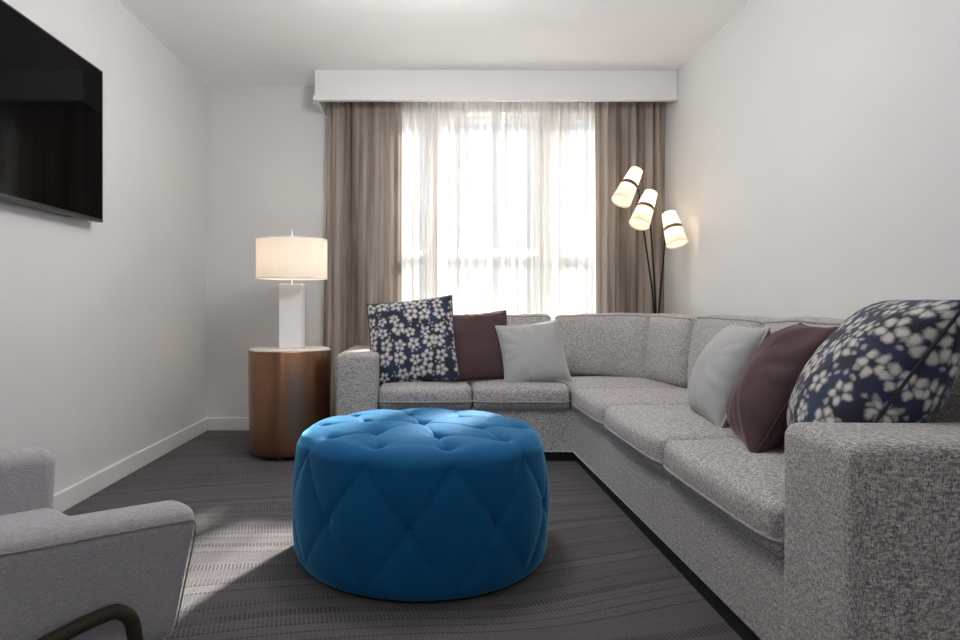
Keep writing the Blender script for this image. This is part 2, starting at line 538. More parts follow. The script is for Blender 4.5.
put('wall_bracket', *box(XL + 0.001, XL + 0.014, 2.25, 2.65, 1.5, 1.8), 'black_plastic', tv, smooth=False)

# ------------------------------------------------------------------ sectional sofa
SX, SY = 0.835, 3.70          # seat fronts of the two wings
BACKY, BACKX = 4.455, 1.645
ARM = 0.63
sofa = root('sectional_sofa', (0.9, 3.2, 0.0), 'grey tweed L-shaped corner sofa along the window and right wall', 'sofa')
base_poly = [(-0.285, SY + 0.01), (SX, SY + 0.01), (SX, 1.49), (BACKX, 1.49), (BACKX, 3.90), (1.20, BACKY), (-0.285, BACKY)]
def bevel_prism(poly, z0, z1, w):
    v, f = prism(poly, z0, z1)
    bm = bmesh.new()
    vs = [bm.verts.new(p) for p in v]
    for q in f:
        bm.faces.new([vs[i] for i in q])
    bmesh.ops.bevel(bm, geom=list(bm.edges), offset=w, segments=3, profile=0.5, affect='EDGES')
    bm.verts.index_update()
    out = [tuple(p.co) for p in bm.verts], [tuple(x.index for x in q.verts) for q in bm.faces]
    bm.free()
    return out
put('base', *bevel_prism(base_poly, 0.06, 0.315, 0.010), 'sofa_tweed', sofa, smooth=False)
pl = [(-0.50, SY + 0.03), (SX + 0.015, SY + 0.03), (SX + 0.015, 1.27), (BACKX - 0.02, 1.27), (BACKX - 0.02, 3.88), (1.18, BACKY - 0.02), (-0.50, BACKY - 0.02)]
put('plinth', *prism(pl, 0.0, 0.062), 'black_plinth', sofa, smooth=False)
def armdef(P, U):
    n = np.array([mnoise.noise(Vector(p) * 6.0) for p in P.tolist()])
    P[:, 2] += 0.004 * n
    return P
put('armrest', *rbox(-0.545, -0.301, SY - 0.03, BACKY, 0.06, ARM, 0.032, 8, 5, armdef), 'sofa_tweed', sofa)
put('armrest', *rbox(SX - 0.021, BACKX, 1.225, 1.496, 0.06, ARM + 0.012, 0.036, 8, 5, armdef), 'sofa_tweed', sofa)
# low frame behind the back cushions
inner = [(-0.285, BACKY - 0.09), (1.155, BACKY - 0.09), (BACKX - 0.09, 3.865), (BACKX - 0.09, 1.49)]
outer = [(BACKX, 1.49), (BACKX, 3.90), (1.20, BACKY), (-0.285, BACKY)]
put('back_frame', *bevel_prism(inner + outer, 0.30, 0.72, 0.012), 'sofa_tweed', sofa, smooth=False)
# seat cushions, each with a welt and a lower band
def seat_cushion(x0, x1, y0, y1, z0, z1, seed, front):
    rng = random.Random(seed)
    sx, sy = rng.uniform(-0.15, 0.15), rng.uniform(-0.15, 0.15)
    def d(P, U):
        top = np.clip((U[:, 2] + 1) / 2, 0, 1)
        crown = np.clip((1 - np.abs(U[:, 0] - sx) ** 2.6), 0, 1) * np.clip((1 - np.abs(U[:, 1] - sy) ** 2.6), 0, 1)
        P[:, 2] += 0.022 * crown * top ** 2
        n = np.array([mnoise.noise(Vector(p) * 5.0 + Vector((seed, 0, 0))) for p in P.tolist()])
        P[:, 2] += 0.006 * n * top
        # belly of the front face
        zz = np.clip(1 - ((U[:, 2] - 0.15) / 0.85) ** 2, 0, 1)
        if front == 'x':
            f = np.clip(-U[:, 0], 0, 1) ** 8
            P[:, 0] -= 0.014 * zz * f * np.clip(1 - U[:, 1] ** 4, 0, 1)
        elif front == 'y':
            f = np.clip(-U[:, 1], 0, 1) ** 8
            P[:, 1] -= 0.014 * zz * f * np.clip(1 - U[:, 0] ** 4, 0, 1)
        return P
    o = put('seat_cushion', *rbox(x0, x1, y0, y1, z0, z1, 0.034, 14, 6, d), 'sofa_tweed', sofa)
    if front:
        zw = z0 + 0.052
        g, r = 0.003, 0.034
        def edge(a0, a1, b0, b1):
            """front edge along a at b0, running back to b1; returns (a, b) pairs"""
            out = [(a0 - g, b0 + 0.3), (a0 - g, b0 + r)]
            out += [(a0 + r - (r + g) * math.cos(t), b0 + r - (r + g) * math.sin(t)) for t in np.linspace(0, math.pi / 2, 7)[1:]]
            for t in np.linspace(0, 1, 22)[1:-1]:
                a_ = a0 + r + (a1 - a0 - 2 * r) * t
                ua = 2 * (a_ - a0) / (a1 - a0) - 1
                out.append((a_, b0 - g - 0.0105 * max(0, 1 - ua ** 4)))
            out += [(a1 - r + (r + g) * math.sin(t), b0 + r - (r + g) * math.cos(t)) for t in np.linspace(0, math.pi / 2, 7)]
            out.append((a1 + g, b0 + 0.3))
            return out
        if front == 'x':
            path = [Vector((b, a, zw)) for a, b in edge(y0, y1, x0, x1)]
        else:
            path = [Vector((a, b, zw)) for a, b in edge(x0, x1, y0, y1)]
        put('welt', *tube(path, 0.0055, 8), 'sofa_welt', o)
    return o
C0, C1 = 0.300, 0.442
seat_cushion(-0.296, 0.243, SY - 0.02, 4.33, C0, C1, 1, 'y')
seat_cushion(0.249, 0.812, SY - 0.02, 4.33, C0, C1, 2, 'y')
seat_cushion(0.818, 1.52, 3.625, 4.20, C0, C1 - 0.006, 3, None)
seat_cushion(SX - 0.022, 1.52, 2.995, 3.62, C0, C1, 4, 'x')
seat_cushion(SX - 0.022, 1.52, 2.245, 2.99, C0, C1, 5, 'x')
seat_cushion(SX - 0.022, 1.52, 1.50, 2.24, C0, C1, 6, 'x')
# back cushions swept along a plan line
def back_cushion(pts, z0, z1, T, lean, seed, seams=(), n=96, m=44, er=0.045):
    P = smooth_path([(a, b, 0) for a, b in pts], 4) if len(pts) > 2 else [Vector((*pts[0], 0)), Vector((*pts[1], 0))]
    ln = [0.0]
    for i in range(1, len(P)):
        ln.append(ln[-1] + (P[i] - P[i - 1]).length)
    L = ln[-1]
    def at(s):
        x = np.interp(s, ln, [p.x for p in P])
        y = np.interp(s, ln, [p.y for p in P])
        return np.array([x, y])
    es = axis_samples(L, er, 6, n)
    H = z1 - z0
    V, Fc = [], []
    for s in es:
        c = at(s)
        d = at(min(L, s + 0.03)) - at(max(0, s - 0.03))
        d = d / np.linalg.norm(d)
        back = np.array([-d[1], d[0]])           # away from the sitter
        e = min(s, L - s)
        k = math.sqrt(max(0.0, 1 - (1 - min(e / er, 1)) ** 2))
        sm = 0.0
        for q in seams:
            sm += math.exp(-((s - q * L) / 0.010) ** 2)
        bounds = [0.0] + [q * L for q in seams] + [L]
        k0 = max(i_ for i_ in range(len(bounds) - 1) if s >= bounds[i_] - 1e-9)
        ul_ = 2 * (s - bounds[k0]) / (bounds[k0 + 1] - bounds[k0]) - 1
        puff = 0.03 * (1 - min(1, abs(ul_)) ** 3)
        for j in range(m):
            a = 2 * math.pi * j / m
            ca, sa = math.cos(a), math.sin(a)
            ex = 0.42
            u = math.copysign(abs(ca) ** ex, ca)
            w = math.copysign(abs(sa) ** ex, sa)
            kk = 0.30 + 0.70 * k
            kh = 0.90 + 0.10 * k
            hz = z0 + H / 2 + w * H / 2 * kh
            f = (1 - w * w) 
            depth = T / 2 + u * T / 2 * kk
            if u < 0:
                depth -= puff * f * kk
                depth += 0.020 * sm * (1 - w ** 8)
            hz += 0.012 * (1 - abs(2 * s / L - 1) ** 3) * max(0, w) ** 3 * (1 - 0.9 * sm)
            nn = mnoise.noise(Vector((c[0] * 5, c[1] * 5, hz * 5 + seed)))
            depth += 0.006 * nn
            hz += 0.006 * mnoise.noise(Vector((c[0] * 6, c[1] * 6, seed + 9.0))) * max(0, w)
            depth += lean * (hz - z0) / H
            V.append((c[0] + back[0] * depth, c[1] + back[1] * depth, hz))
    ns = len(es)
    for i in range(ns - 1):
        for j in range(m):
            Fc.append((i * m + j, i * m + (j + 1) % m, (i + 1) * m + (j + 1) % m, (i + 1) * m + j))
    Fc.append(tuple(range(m)))
    Fc.append(tuple(range((ns - 1) * m, ns * m)))
    o = put('back_cushion', V, Fc, 'sofa_tweed', sofa)
    # piping along the top front edge
    jt = None
    best = []
    for i in range(3, ns - 3):
        ring = V[i * m:(i + 1) * m]
        # vertex at the top front shoulder
        j = max(range(m), key=lambda q: (math.sin(2 * math.pi * q / m) - 0.72 * math.cos(2 * math.pi * q / m)))
        best.append(ring[j])
    put('piping', *tube(best, 0.0045, 8), 'sofa_welt', o)
    return o
BZ0, BZ1 = 0.435, 0.845
back_cushion([(0.825, 4.245), (0.30, 4.245)][::-1], BZ0, BZ1 - 0.005, 0.17, 0.055, 1)
back_cushion([(-0.28, 4.245), (0.295, 4.245)], BZ0, BZ1 - 0.01, 0.17, 0.055, 2)
back_cushion([(0.835, 4.255), (1.09, 4.215), (1.345, 4.02), (1.425, 3.63)], BZ0, BZ1, 0.155, 0.05, 3, seams=(0.60,))
back_cushion([(1.43, 3.62), (1.43, 2.90)], BZ0, BZ1, 0.16, 0.055, 4)
back_cushion([(1.43, 2.89), (1.43, 2.20)], BZ0, BZ1, 0.16, 0.055, 5)
back_cushion([(1.43, 2.19), (1.43, 1.51)], BZ0, BZ1, 0.16, 0.055, 6)

# ------------------------------------------------------------------ scatter pillows
def pillow(label, mat, pipe, size, T, bottom, right, up, roll, seed, group, pinch=0.055, wr=1.0, n=44, name='scatter_pillow'):
    a = size / 2
    g = np.linspace(-1, 1, n)
    g = np.sign(g) * (1 - (1 - np.abs(g)) ** 1.35)      # denser at the seams
    right, up = Vector(right).normalized(), Vector(up).normalized()
    up = (up - right * up.dot(right)).normalized()
    nor = right.cross(up)                                # the face
    ctr = Vector(bottom) + up * (a * (1 - pinch * 0.7))
    rot = Matrix.Rotation(roll, 3, nor)
    right, up = rot @ right, rot @ up
    V, UV, idx = [], [], {}
    def shape(u, v, sgn):
        x = a * u * (1 - pinch * (1 - v * v) * abs(u) ** 1.5)
        y = a * v * (1 - pinch * (1 - u * u) * abs(v) ** 1.5)
        core = max(0.0, (1 - abs(u) ** 2.3)) * max(0.0, (1 - abs(v) ** 2.3))
        h = T / 2 * core ** 0.52
        # gathers running in from the corners and seams
        rad = math.hypot(u, v)
        edge = core ** 0.5 * (1 - core) * 2.0
        th = math.atan2(v, u)
        h += wr * 0.012 * edge * mnoise.noise(Vector((th * 4.5 + seed, rad * 1.5, sgn * 2.0 + seed)))
        h += wr * 0.010 * core ** 0.5 * mnoise.noise(Vector((u * 1.7 + seed, v * 1.7, sgn * 3.0)))
        h -= 0.012 * core * (1 + v) * 0.5 * (1 if T > 0.12 else 0.5)
        return x, y, sgn * max(h, 0.0)
    rim = []
    for sgn in (1, -1):
        for i, v in enumerate(g):
            for j, u in enumerate(g):
                border = i in (0, n - 1) or j in (0, n - 1)
                if border and sgn == -1:
                    idx[(sgn, i, j)] = idx[(1, i, j)]
                    continue
                x, y, z = shape(u, v, sgn)
                p = right * x + up * y + nor * z
                idx[(sgn, i, j)] = len(V)
                V.append(tuple(p))
                UV.append((u * a + 1 + seed * 0.13, v * a + 1 + sgn * 0.37))
    for sgn in (1, -1):
        G = np.array([[V[idx[(sgn, i, j)]] for j in range(n)] for i in range(n)])
        du = np.concatenate([np.zeros((n, 1)), np.cumsum(np.linalg.norm(np.diff(G, axis=1), axis=2), axis=1)], 1)
        dv = np.concatenate([np.zeros((1, n)), np.cumsum(np.linalg.norm(np.diff(G, axis=0), axis=2), axis=0)], 0)
        du -= du[:, -1:] / 2
        dv -= dv[-1:, :] / 2
        for i in range(n):
            for j in range(n):
                if sgn == 1 or not (i in (0, n - 1) or j in (0, n - 1)):
                    UV[idx[(sgn, i, j)]] = (float(du[i, j]) + 1 + seed * 0.13, float(dv[i, j]) + 1 + (0.0 if sgn == 1 else 0.0))
    Fc = []
    for sgn in (1, -1):
        for i in range(n - 1):
            for j in range(n - 1):
                q = (idx[(sgn, i, j)], idx[(sgn, i, j + 1)], idx[(sgn, i + 1, j + 1)], idx[(sgn, i + 1, j)])
                Fc.append(q if sgn == 1 else q[::-1])
    ring = [(0, j) for j in range(n)] + [(i, n - 1) for i in range(1, n)] + [(n - 1, j) for j in range(n - 2, -1, -1)] + [(i, 0) for i in range(n - 2, 0, -1)]
    P = [V[idx[(1, i, j)]] for i, j in ring]
    low = min(p[2] for p in V)
    r = root(name, tuple(ctr), label, 'pillow', group)
    put('cover', V, Fc, mat, r, uvs=UV, local=True)
    put('piping', *tube(P, 0.0042, 8, closed=True), pipe, r, local=True)
    return r
def lean(th, az=0.0):
    """a pillow facing -Y turned by az about Z, tilted back by th"""
    c, s = math.cos(az), math.sin(az)
    rt = (c, s, 0)
    bk = (-s, c, 0)
    return rt, (bk[0] * math.sin(th), bk[1] * math.sin(th), math.cos(th))
gp = 'scatter pillows on the sofa'
rt, up = lean(R(20), R(-6))
pillow('navy and white blossom print pillow beside the left sofa arm', 'navy_blossom_print', 'navy_piping', 0.535, 0.17, (-0.118, 3.81, 0.447), rt, up, R(6.5), 1, gp, pinch=0.04)
rt, up = lean(R(21), R(3))
pillow('dark mauve velvet pillow between blossom print and light grey pillows under the window', 'mauve_velvet', 'mauve_piping', 0.445, 0.15, (0.285, 3.90, 0.453), rt, up, R(4), 2, gp, wr=0.8)
rt, up = lean(R(24), R(-3))
pillow('light grey linen pillow in front of the mauve one under the window', 'grey_linen', 'grey_piping', 0.395, 0.14, (0.618, 3.80, 0.452), rt, up, R(7), 3, gp, pinch=0.08)
rt, up = lean(R(24), R(-99))
pillow('light grey linen pillow on the right wing, farthest from the camera', 'grey_linen', 'grey_piping', 0.42, 0.235, (1.112, 2.58, 0.450), rt, up, R(0), 4, gp)
rt, up = lean(R(29), R(-108))
pillow('dark mauve velvet pillow leaning on the right wing beside the blossom print pillow', 'mauve_velvet', 'mauve_piping', 0.46, 0.235, (1.065, 2.175, 0.448), rt, up, R(0), 5, gp, wr=1.6)
rt, up = lean(R(31), R(-113))
pillow('large navy and white blossom pillow behind the near sofa arm', 'navy_blossom_print', 'navy_piping', 0.54, 0.29, (1.060, 1.785, 0.468), rt, up, R(0), 6, gp)

# ------------------------------------------------------------------ tufted ottoman
OX, OY = -0.034, 2.372
otto = root('tufted_ottoman', (OX, OY, 0), 'round blue velvet ottoman with deep button tufting on the carpet', 'ottoman')
def ottoman():
    RR, HT = 0.448, 0.463
    def prof(s):
        """s along: side bottom -> rim -> centre; returns r, z, normal"""
        return None
    pr = []
    zb = 0.014
    # side
    for t in np.linspace(0, 1, 46):
        z = zb + 0.014 + t * (HT - 0.066 - zb - 0.014)
        bulge = 0.016 * (1 - (2 * t - 0.95) ** 2)
        pr.append((RR - 0.004 + bulge, z))
    # round bottom edge
    low = [(RR - 0.018 + 0.014 * math.sin(a), zb + 0.014 - 0.014 * math.cos(a)) for a in np.linspace(0, math.pi / 2, 7)[:-1]]
    # rim
    rr = 0.066
    r0, z0 = pr[-1]
    rim = [(r0 - rr + rr * math.cos(a), z0 + rr * math.sin(a)) for a in np.linspace(0, math.pi / 2, 14)[1:]]
    r1, z1 = rim[-1]
    top = []
    for t in np.linspace(0, 1, 56)[1:-1]:
        r = r1 * (1 - t)
        top.append((r, z1 + 0.016 * (1 - (r / r1) ** 2)))
    allp = low + pr + rim + top + [(0.002, z1 + 0.016)]
    A = np.array(allp)
    tn = np.gradient(A, axis=0)
    nr = np.stack([tn[:, 1], -tn[:, 0]], 1)
    nr /= np.linalg.norm(nr, axis=1, keepdims=True)
    N = 400
    th = np.linspace(0, 2 * np.pi, N, endpoint=False)
    P = np.stack([A[:, None, 0] * np.cos(th), A[:, None, 0] * np.sin(th), np.repeat(A[:, 1:2], N, 1)], -1)
    Nn = np.stack([nr[:, None, 0] * np.cos(th), nr[:, None, 0] * np.sin(th), np.repeat(nr[:, 1:2], N, 1)], -1)
    def side(deg, z):
        a = R(deg)
        r = np.interp(z, [p[1] for p in pr], [p[0] for p in pr])
        return np.array([r * math.cos(a), r * math.sin(a), z])
    def topp(deg, r):
        a = R(deg)
        z = z1 + 0.016 * (1 - (r / r1) ** 2)
        return np.array([r * math.cos(a), r * math.sin(a), z])
    inner_a = [45 + 60 * k for k in range(6)]
    outer_a = [212 + 36 * k for k in range(10)]
    mid_a = [230 + 36 * k for k in range(10)]
    centre = topp(0, 0.001)
    inn = [topp(d, 0.215) for d in inner_a]
    out = [topp(d, 0.362) for d in outer_a]
    mid = [side(d, 0.225) for d in mid_a]
    rimp = [np.array([(r0 - 0.004) * math.cos(R(d)), (r0 - 0.004) * math.sin(R(d)), z0 + 0.02]) for d in outer_a]
    bot = [side(d, zb + 0.02) for d in outer_a]
    buttons = [centre] + inn + out + mid
    segs = []
    def seg(a, b, onside=False, amp=1.0, wid=0.0060):
        k = 9
        pts = [a + (b - a) * i / k for i in range(k + 1)]
        if onside:
            q = []
            for p in pts:
                a_ = math.atan2(p[1], p[0])
                r_ = np.interp(p[2], [w[1] for w in pr], [w[0] for w in pr])
                q.append(np.array([r_ * math.cos(a_), r_ * math.sin(a_), p[2]]))
            pts = q
        for i in range(k):
            segs.append((pts[i], pts[i + 1], amp, wid))
    for p in inn:
        seg(centre, p)
    for i, p in enumerate(inn):
        # join every inner button with its two nearest outer ones
        ds = sorted(range(10), key=lambda q: np.linalg.norm(out[q] - p))[:2]
        for q in ds:
            seg(p, out[q])
    for i in range(10):
        seg(out[i], rimp[i], amp=0.4)
        j0, j1 = i, (i - 1) % 10
        seg(rimp[i], mid[j0], True, 0.9)
        seg(rimp[i], mid[j1], True, 0.9)
        seg(mid[j0], bot[i], True, 0.55)
        seg(mid[j1], bot[i], True, 0.55)
    Q = P.reshape(-1, 3)
    depth = np.zeros(len(Q))
    db = np.full(len(Q), 9.0)
    for b in buttons:
        d = np.linalg.norm(Q - b, axis=1)
        db = np.minimum(db, d)
    crease = np.zeros(len(Q))
    ds_all = np.full(len(Q), 9.0)
    for a, b, amp, wid in segs:
        ab = b - a
        t = np.clip(((Q - a) @ ab) / (ab @ ab), 0, 1)
        d = np.linalg.norm(Q - (a + t[:, None] * ab), axis=1)
        crease = np.maximum(crease, amp * np.exp(-(d / wid) ** 0.9))
        ds_all = np.minimum(ds_all, d + (1 - amp) * 0.03)
    topmask = np.clip((Q[:, 2] - (z0)) / 0.05, 0, 1)
    # pits + creases + pillows
    near = np.exp(-(db / 0.085) ** 1.5)
    depth += (0.017 + 0.026 * topmask) * np.exp(-(db / 0.019) ** 1.15)
    depth += crease * ((0.0046 + 0.0085 * near) * (1 - topmask) + (0.0012 + 0.0100 * near) * topmask)
    depth -= (0.0115 - 0.005 * topmask) * (1 - np.exp(-ds_all / 0.055))
    # fine pleats radiating from the pits
    nz = np.array([mnoise.noise(Vector(q) * 34.0) for q in Q.tolist()])
    depth += 0.0022 * nz * np.exp(-(db / 0.07) ** 2)
    lowfade = np.clip((Q[:, 2] - zb) / 0.04, 0, 1)
    D = (Nn.reshape(-1, 3) * (-(depth * lowfade))[:, None])
    Qd = Q + D
    m = len(A)
    Fc = []
    for i in range(m - 1):
        for j in range(N):
            Fc.append((i * N + j, i * N + (j + 1) % N, (i + 1) * N + (j + 1) % N, (i + 1) * N + j))
    Fc.append(tuple(range(N - 1, -1, -1)))
    Fc.append(tuple(range((m - 1) * N, m * N)))
    put('upholstery', (Qd + np.array([0, 0, 0])).tolist(), Fc, 'blue_velvet', otto, local=True)
    # buttons sit at the bottom of the pits
    for b in buttons:
        i = int(np.argmin(np.linalg.norm(Q - b, axis=1)))
        nn = Vector(Nn.reshape(-1, 3)[i].tolist())
        p = Vector(Qd[i].tolist()) + nn * 0.001
        u = nn.orthogonal().normalized()
        w = nn.cross(u)
        V, F2 = [], []
        rings = [(0.0070, -0.003), (0.0070, 0.0), (0.0058, 0.0018), (0.0030, 0.003)]
        for (r_, h_) in rings:
            for k in range(14):
                a = 2 * math.pi * k / 14
                V.append(tuple(p + u * (r_ * math.cos(a)) + w * (r_ * math.sin(a)) + nn * h_))
        for q in range(3):
            for k in range(14):
                F2.append((q * 14 + k, q * 14 + (k + 1) % 14, (q + 1) * 14 + (k + 1) % 14, (q + 1) * 14 + k))
        F2.append(tuple(range(13, -1, -1)))
        F2.append(tuple(range(42, 56)))
        put('button', V, F2, 'blue_button', otto, local=True)
    put('plinth', *lathe([(0.420, 0.0), (0.424, 0.005), (0.424, 0.016)], (0, 0, 0), 96), 'black_plinth', otto, local=True)
ottoman()

# ------------------------------------------------------------------ copper drum table and its lamp
TXc, TYc, TH = -0.858, 3.92, 0.640
tab = root('side_table', (TXc, TYc, 0), 'brushed copper drum side table with pale stone top', 'table')
def oval(a):
    b = a - R(22)
    e = 2.5
    return 1.0 / ((abs(math.cos(b)) / 1.0) ** e + (abs(math.sin(b)) / 0.94) ** e) ** (1 / e)
rt_ = 0.246
prof = [(rt_ * 0.80, 0.020), (rt_ * 0.90, 0.024), (rt_ * 0.945, 0.036), (rt_ * 0.960, 0.056), (rt_ * 0.972, 0.12), (rt_ * 0.985, 0.30), (rt_, TH - 0.006), (rt_ * 0.995, TH - 0.002), (rt_ * 0.975, TH - 0.001), (rt_ * 0.97, TH - 0.012)]
put('drum', *lathe(prof, (0, 0, 0), 128, fr=oval), 'brushed_copper', tab, local=True)
put('table_top', *lathe([(rt_ * 0.966, TH - 0.014), (rt_ * 0.966, TH + 0.004), (rt_ * 0.960, TH + 0.006)], (0, 0, 0), 128, fr=oval), 'stone_top', tab, local=True)
for a in (22, 142, 262):
    x, y = 0.17 * math.cos(R(a)), 0.15 * math.sin(R(a))
    put('foot', *lathe([(0.016, 0.0), (0.018, 0.004), (0.018, 0.024)], (x, y, 0), 20), 'steel', tab, local=True)

LZ = TH + 0.006
lx, ly = -0.845, 3.92
tl = root('table_lamp', (lx, ly, LZ), 'white square-column table lamp with pleated drum shade on the copper table', 'lamp')
put('base', *rbox(-0.068, 0.068, -0.055, 0.055, 0.0, 0.392, 0.004, 1, 2), 'white_lacquer', tl, smooth=False, local=True)
put('stem', *tube([(0, 0, 0.390), (0, 0, 0.680)], 0.0055, 12), 'white_lacquer', tl, local=True)
s0, s1 = 0.426, 0.662
def pleat(rad, z0, z1):
    n = 360
    V, Fc = [], []
    for z in (z0, z1):
        for j in range(n):
            a = 2 * math.pi * j / n
            r = rad + 0.0010 * math.cos(a * 90)
            V.append((r * math.cos(a), r * math.sin(a), z))
    for j in range(n):
        Fc.append((j, (j + 1) % n, n + (j + 1) % n, n + j))
    return V, Fc
put('lamp_shade', *pleat(0.2125, s0, s1), 'pleated_shade', tl, local=True)
put('shade_hoop', *tube([(0.2125 * math.cos(2 * math.pi * k / 72), 0.2125 * math.sin(2 * math.pi * k / 72), s1) for k in range(72)], 0.003, 8, closed=True), 'white_lacquer', tl, local=True)
put('shade_hoop', *tube([(0.2125 * math.cos(2 * math.pi * k / 72), 0.2125 * math.sin(2 * math.pi * k / 72), s0) for k in range(72)], 0.003, 8, closed=True), 'white_lacquer', tl, local=True)
for k in range(3):
    a = R(20 + 120 * k)
    put('shade_spoke', *tube([(0, 0, s1 - 0.004), (0.2115 * math.cos(a), 0.2115 * math.sin(a), s1 - 0.002)], 0.002, 6), 'white_lacquer', tl, local=True)
put('finial', *lathe([(0.006, 0.675), (0.007, 0.680), (0.0055, 0.692), (0.0035, 0.710), (0.001, 0.728)], (0, 0, 0), 16), 'white_lacquer', tl, local=True)
def lamp(name, loc, watts, col, r, parent=None):
    l = bpy.data.lights.new(name, 'POINT')
    l.energy = watts
    l.color = col
    l.shadow_soft_size = r
    o = bpy.data.objects.new(name, l)
    o.location = loc
    COL.objects.link(o)
    if parent is not None:
        o.parent = parent
    return o
WARM = (1.0, 0.80, 0.58)
for s in (-1, 1):
    lamp('bulb_light', (0.06 * s, 0, 0.55), 0.6, WARM, 0.03, tl)

# ------------------------------------------------------------------ three-headed floor lamp in the corner
bx, by = 1.52, 4.33
fl = root('floor_lamp', (bx, by, 0), 'black floor lamp with three cream tilted shades behind the sofa corner', 'lamp')
put('base', *lathe([(0.105, 0.0), (0.108, 0.004), (0.106, 0.016), (0.10, 0.020), (0.02, 0.022)], (0, 0, 0), 48), 'dark_metal', fl, local=True)
put('post', *lathe([(0.016, 0.02), (0.016, 0.30), (0.012, 0.31)], (0, 0, 0), 20), 'dark_metal', fl, local=True)
def W(px, py, d):
    return Vector(((px - CX) * d / F, d, CH - (py - CY) * d / F))
heads = [((636.5, 170.5), (621.0, 201.5), 4.28, [(656.5, 320), (644.0, 232), (640.0, 203), (638.0, 186)]),
         ((651.0, 193.0), (639.0, 224.5), 4.18, [(657.0, 320), (651.0, 232), (649.5, 212), (648.5, 206)]),
         ((668.8, 213.5), (677.3, 244.5), 4.04, [(657.8, 320), (665.0, 242), (666.0, 232), (667.5, 226)])]
base = Vector((bx, by, 0))
for (t, b, d, stem) in heads:
    top, bot = W(*t, d + 0.03), W(*b, d - 0.05)
    ax = (bot - top)
    Ls = ax.length
    ax.normalize()
    u = ax.orthogonal().normalized()
    w = ax.cross(u)
    def ringpt(s, r, a):
        return top + ax * (s * Ls) + u * (r * math.cos(a)) + w * (r * math.sin(a))
    r0_, r1_ = 0.043, 0.066
    V, Fc = [], []
    n = 48
    for i, s in enumerate(np.linspace(0, 1, 9)):
        for j in range(n):
            V.append(tuple(ringpt(s, r0_ + (r1_ - r0_) * s, 2 * math.pi * j / n) - base))
    for i in range(8):
        for j in range(n):
            Fc.append((i * n + j, i * n + (j + 1) % n, (i + 1) * n + (j + 1) % n, (i + 1) * n + j))
    Fc.append(tuple(range(n)))                         # closed small end
    # a real thickness: inner skin
    sh = put('lamp_shade', V, Fc, 'spot_shade', fl, local=True)
    # metal band
    sb = 0.50
    V, Fc = [], []
    for s in (sb - 0.055, sb + 0.055):
        for k, j in [(q, q) for q in range(n)]:
            V.append(tuple(ringpt(s, r0_ + (r1_ - r0_) * s + 0.003, 2 * math.pi * j / n) - base))
    for j in range(n):
        Fc.append((j, (j + 1) % n, n + (j + 1) % n, n + j))
    put('band', V, Fc, 'brass', sh, local=True)
    # bottom diffuser
    V = [tuple(ringpt(0.955, r0_ + (r1_ - r0_) * 0.955 - 0.001, 2 * math.pi * j / n) - base) for j in range(n)]
    put('diffuser', V, [tuple(range(n))], 'spot_shade', sh, local=True)
    # stem
    anchor = ringpt(sb, 0, 0)
    side_ = Vector((anchor.x, anchor.y + 0.06, anchor.z))
    pts = []
    for i, (px, py) in enumerate(stem):
        f = i / (len(stem) - 1)
        pts.append(W(px, py, by - 0.07 + (d + 0.055 - by + 0.07) * f) - base)
    p0 = Vector((0.0, 0.0, 0.29))
    path = [p0] + pts + [side_ - base]
    put('stem', *tube(smooth_path(path, 3), 0.0060, 10), 'dark_metal', fl, local=True)
    lo = lamp('bulb_light', tuple(ringpt(0.42, 0, 0) - base), 0.40, WARM, 0.02, fl)

# ------------------------------------------------------------------ lounge chair
FD = Vector((0.65, 0.76, 0)).normalized()
yaw = math.atan2(FD.y, FD.x)
# the top front outer corner of the near arm
NF = Vector((-0.387, 1.10, 0))
OUT = Vector((FD.y, -FD.x, 0))                 # outwards on the near side
HW = 0.365                                     # half width at the arm tops
AL = 0.70                                      # arm length
cen = NF - OUT * HW - FD * (AL / 2)
ch = root('lounge_chair', (cen.x, cen.y, 0), 'pale grey linen lounge chair with dark wood frame in the near left corner', 'chair', rz=yaw)
def arm(s):
    """s=-1 near side, +1 far side; local x forward, y left"""
    def d(P, U):
        x, z = U[:, 0], U[:, 2]
        zt = (P[:, 2] - 0.33) / 0.23
        # flare outwards towards the top, front edge raked, top line rising forwards
        P[:, 1] += s * 0.040 * (zt - 1)
        P[:, 0] += 0.025 * (zt - 1) * np.clip(x, 0, 1)
        P[:, 2] += np.where(z > 0, 0.0, 0.0) + 0.055 * np.clip((1 - x) / 2, 0, 1) * zt + 0.008 * zt
        # fuller padding at the top
        P[:, 1] += 0.008 * U[:, 1] * np.clip(zt, 0, 1) ** 3
        return P
    y1 = s * HW
    y0 = s * (HW - 0.085)
    return rbox(-AL / 2, AL / 2, min(y0, y1), max(y0, y1), 0.33, 0.56, 0.034, 14, 6, d)
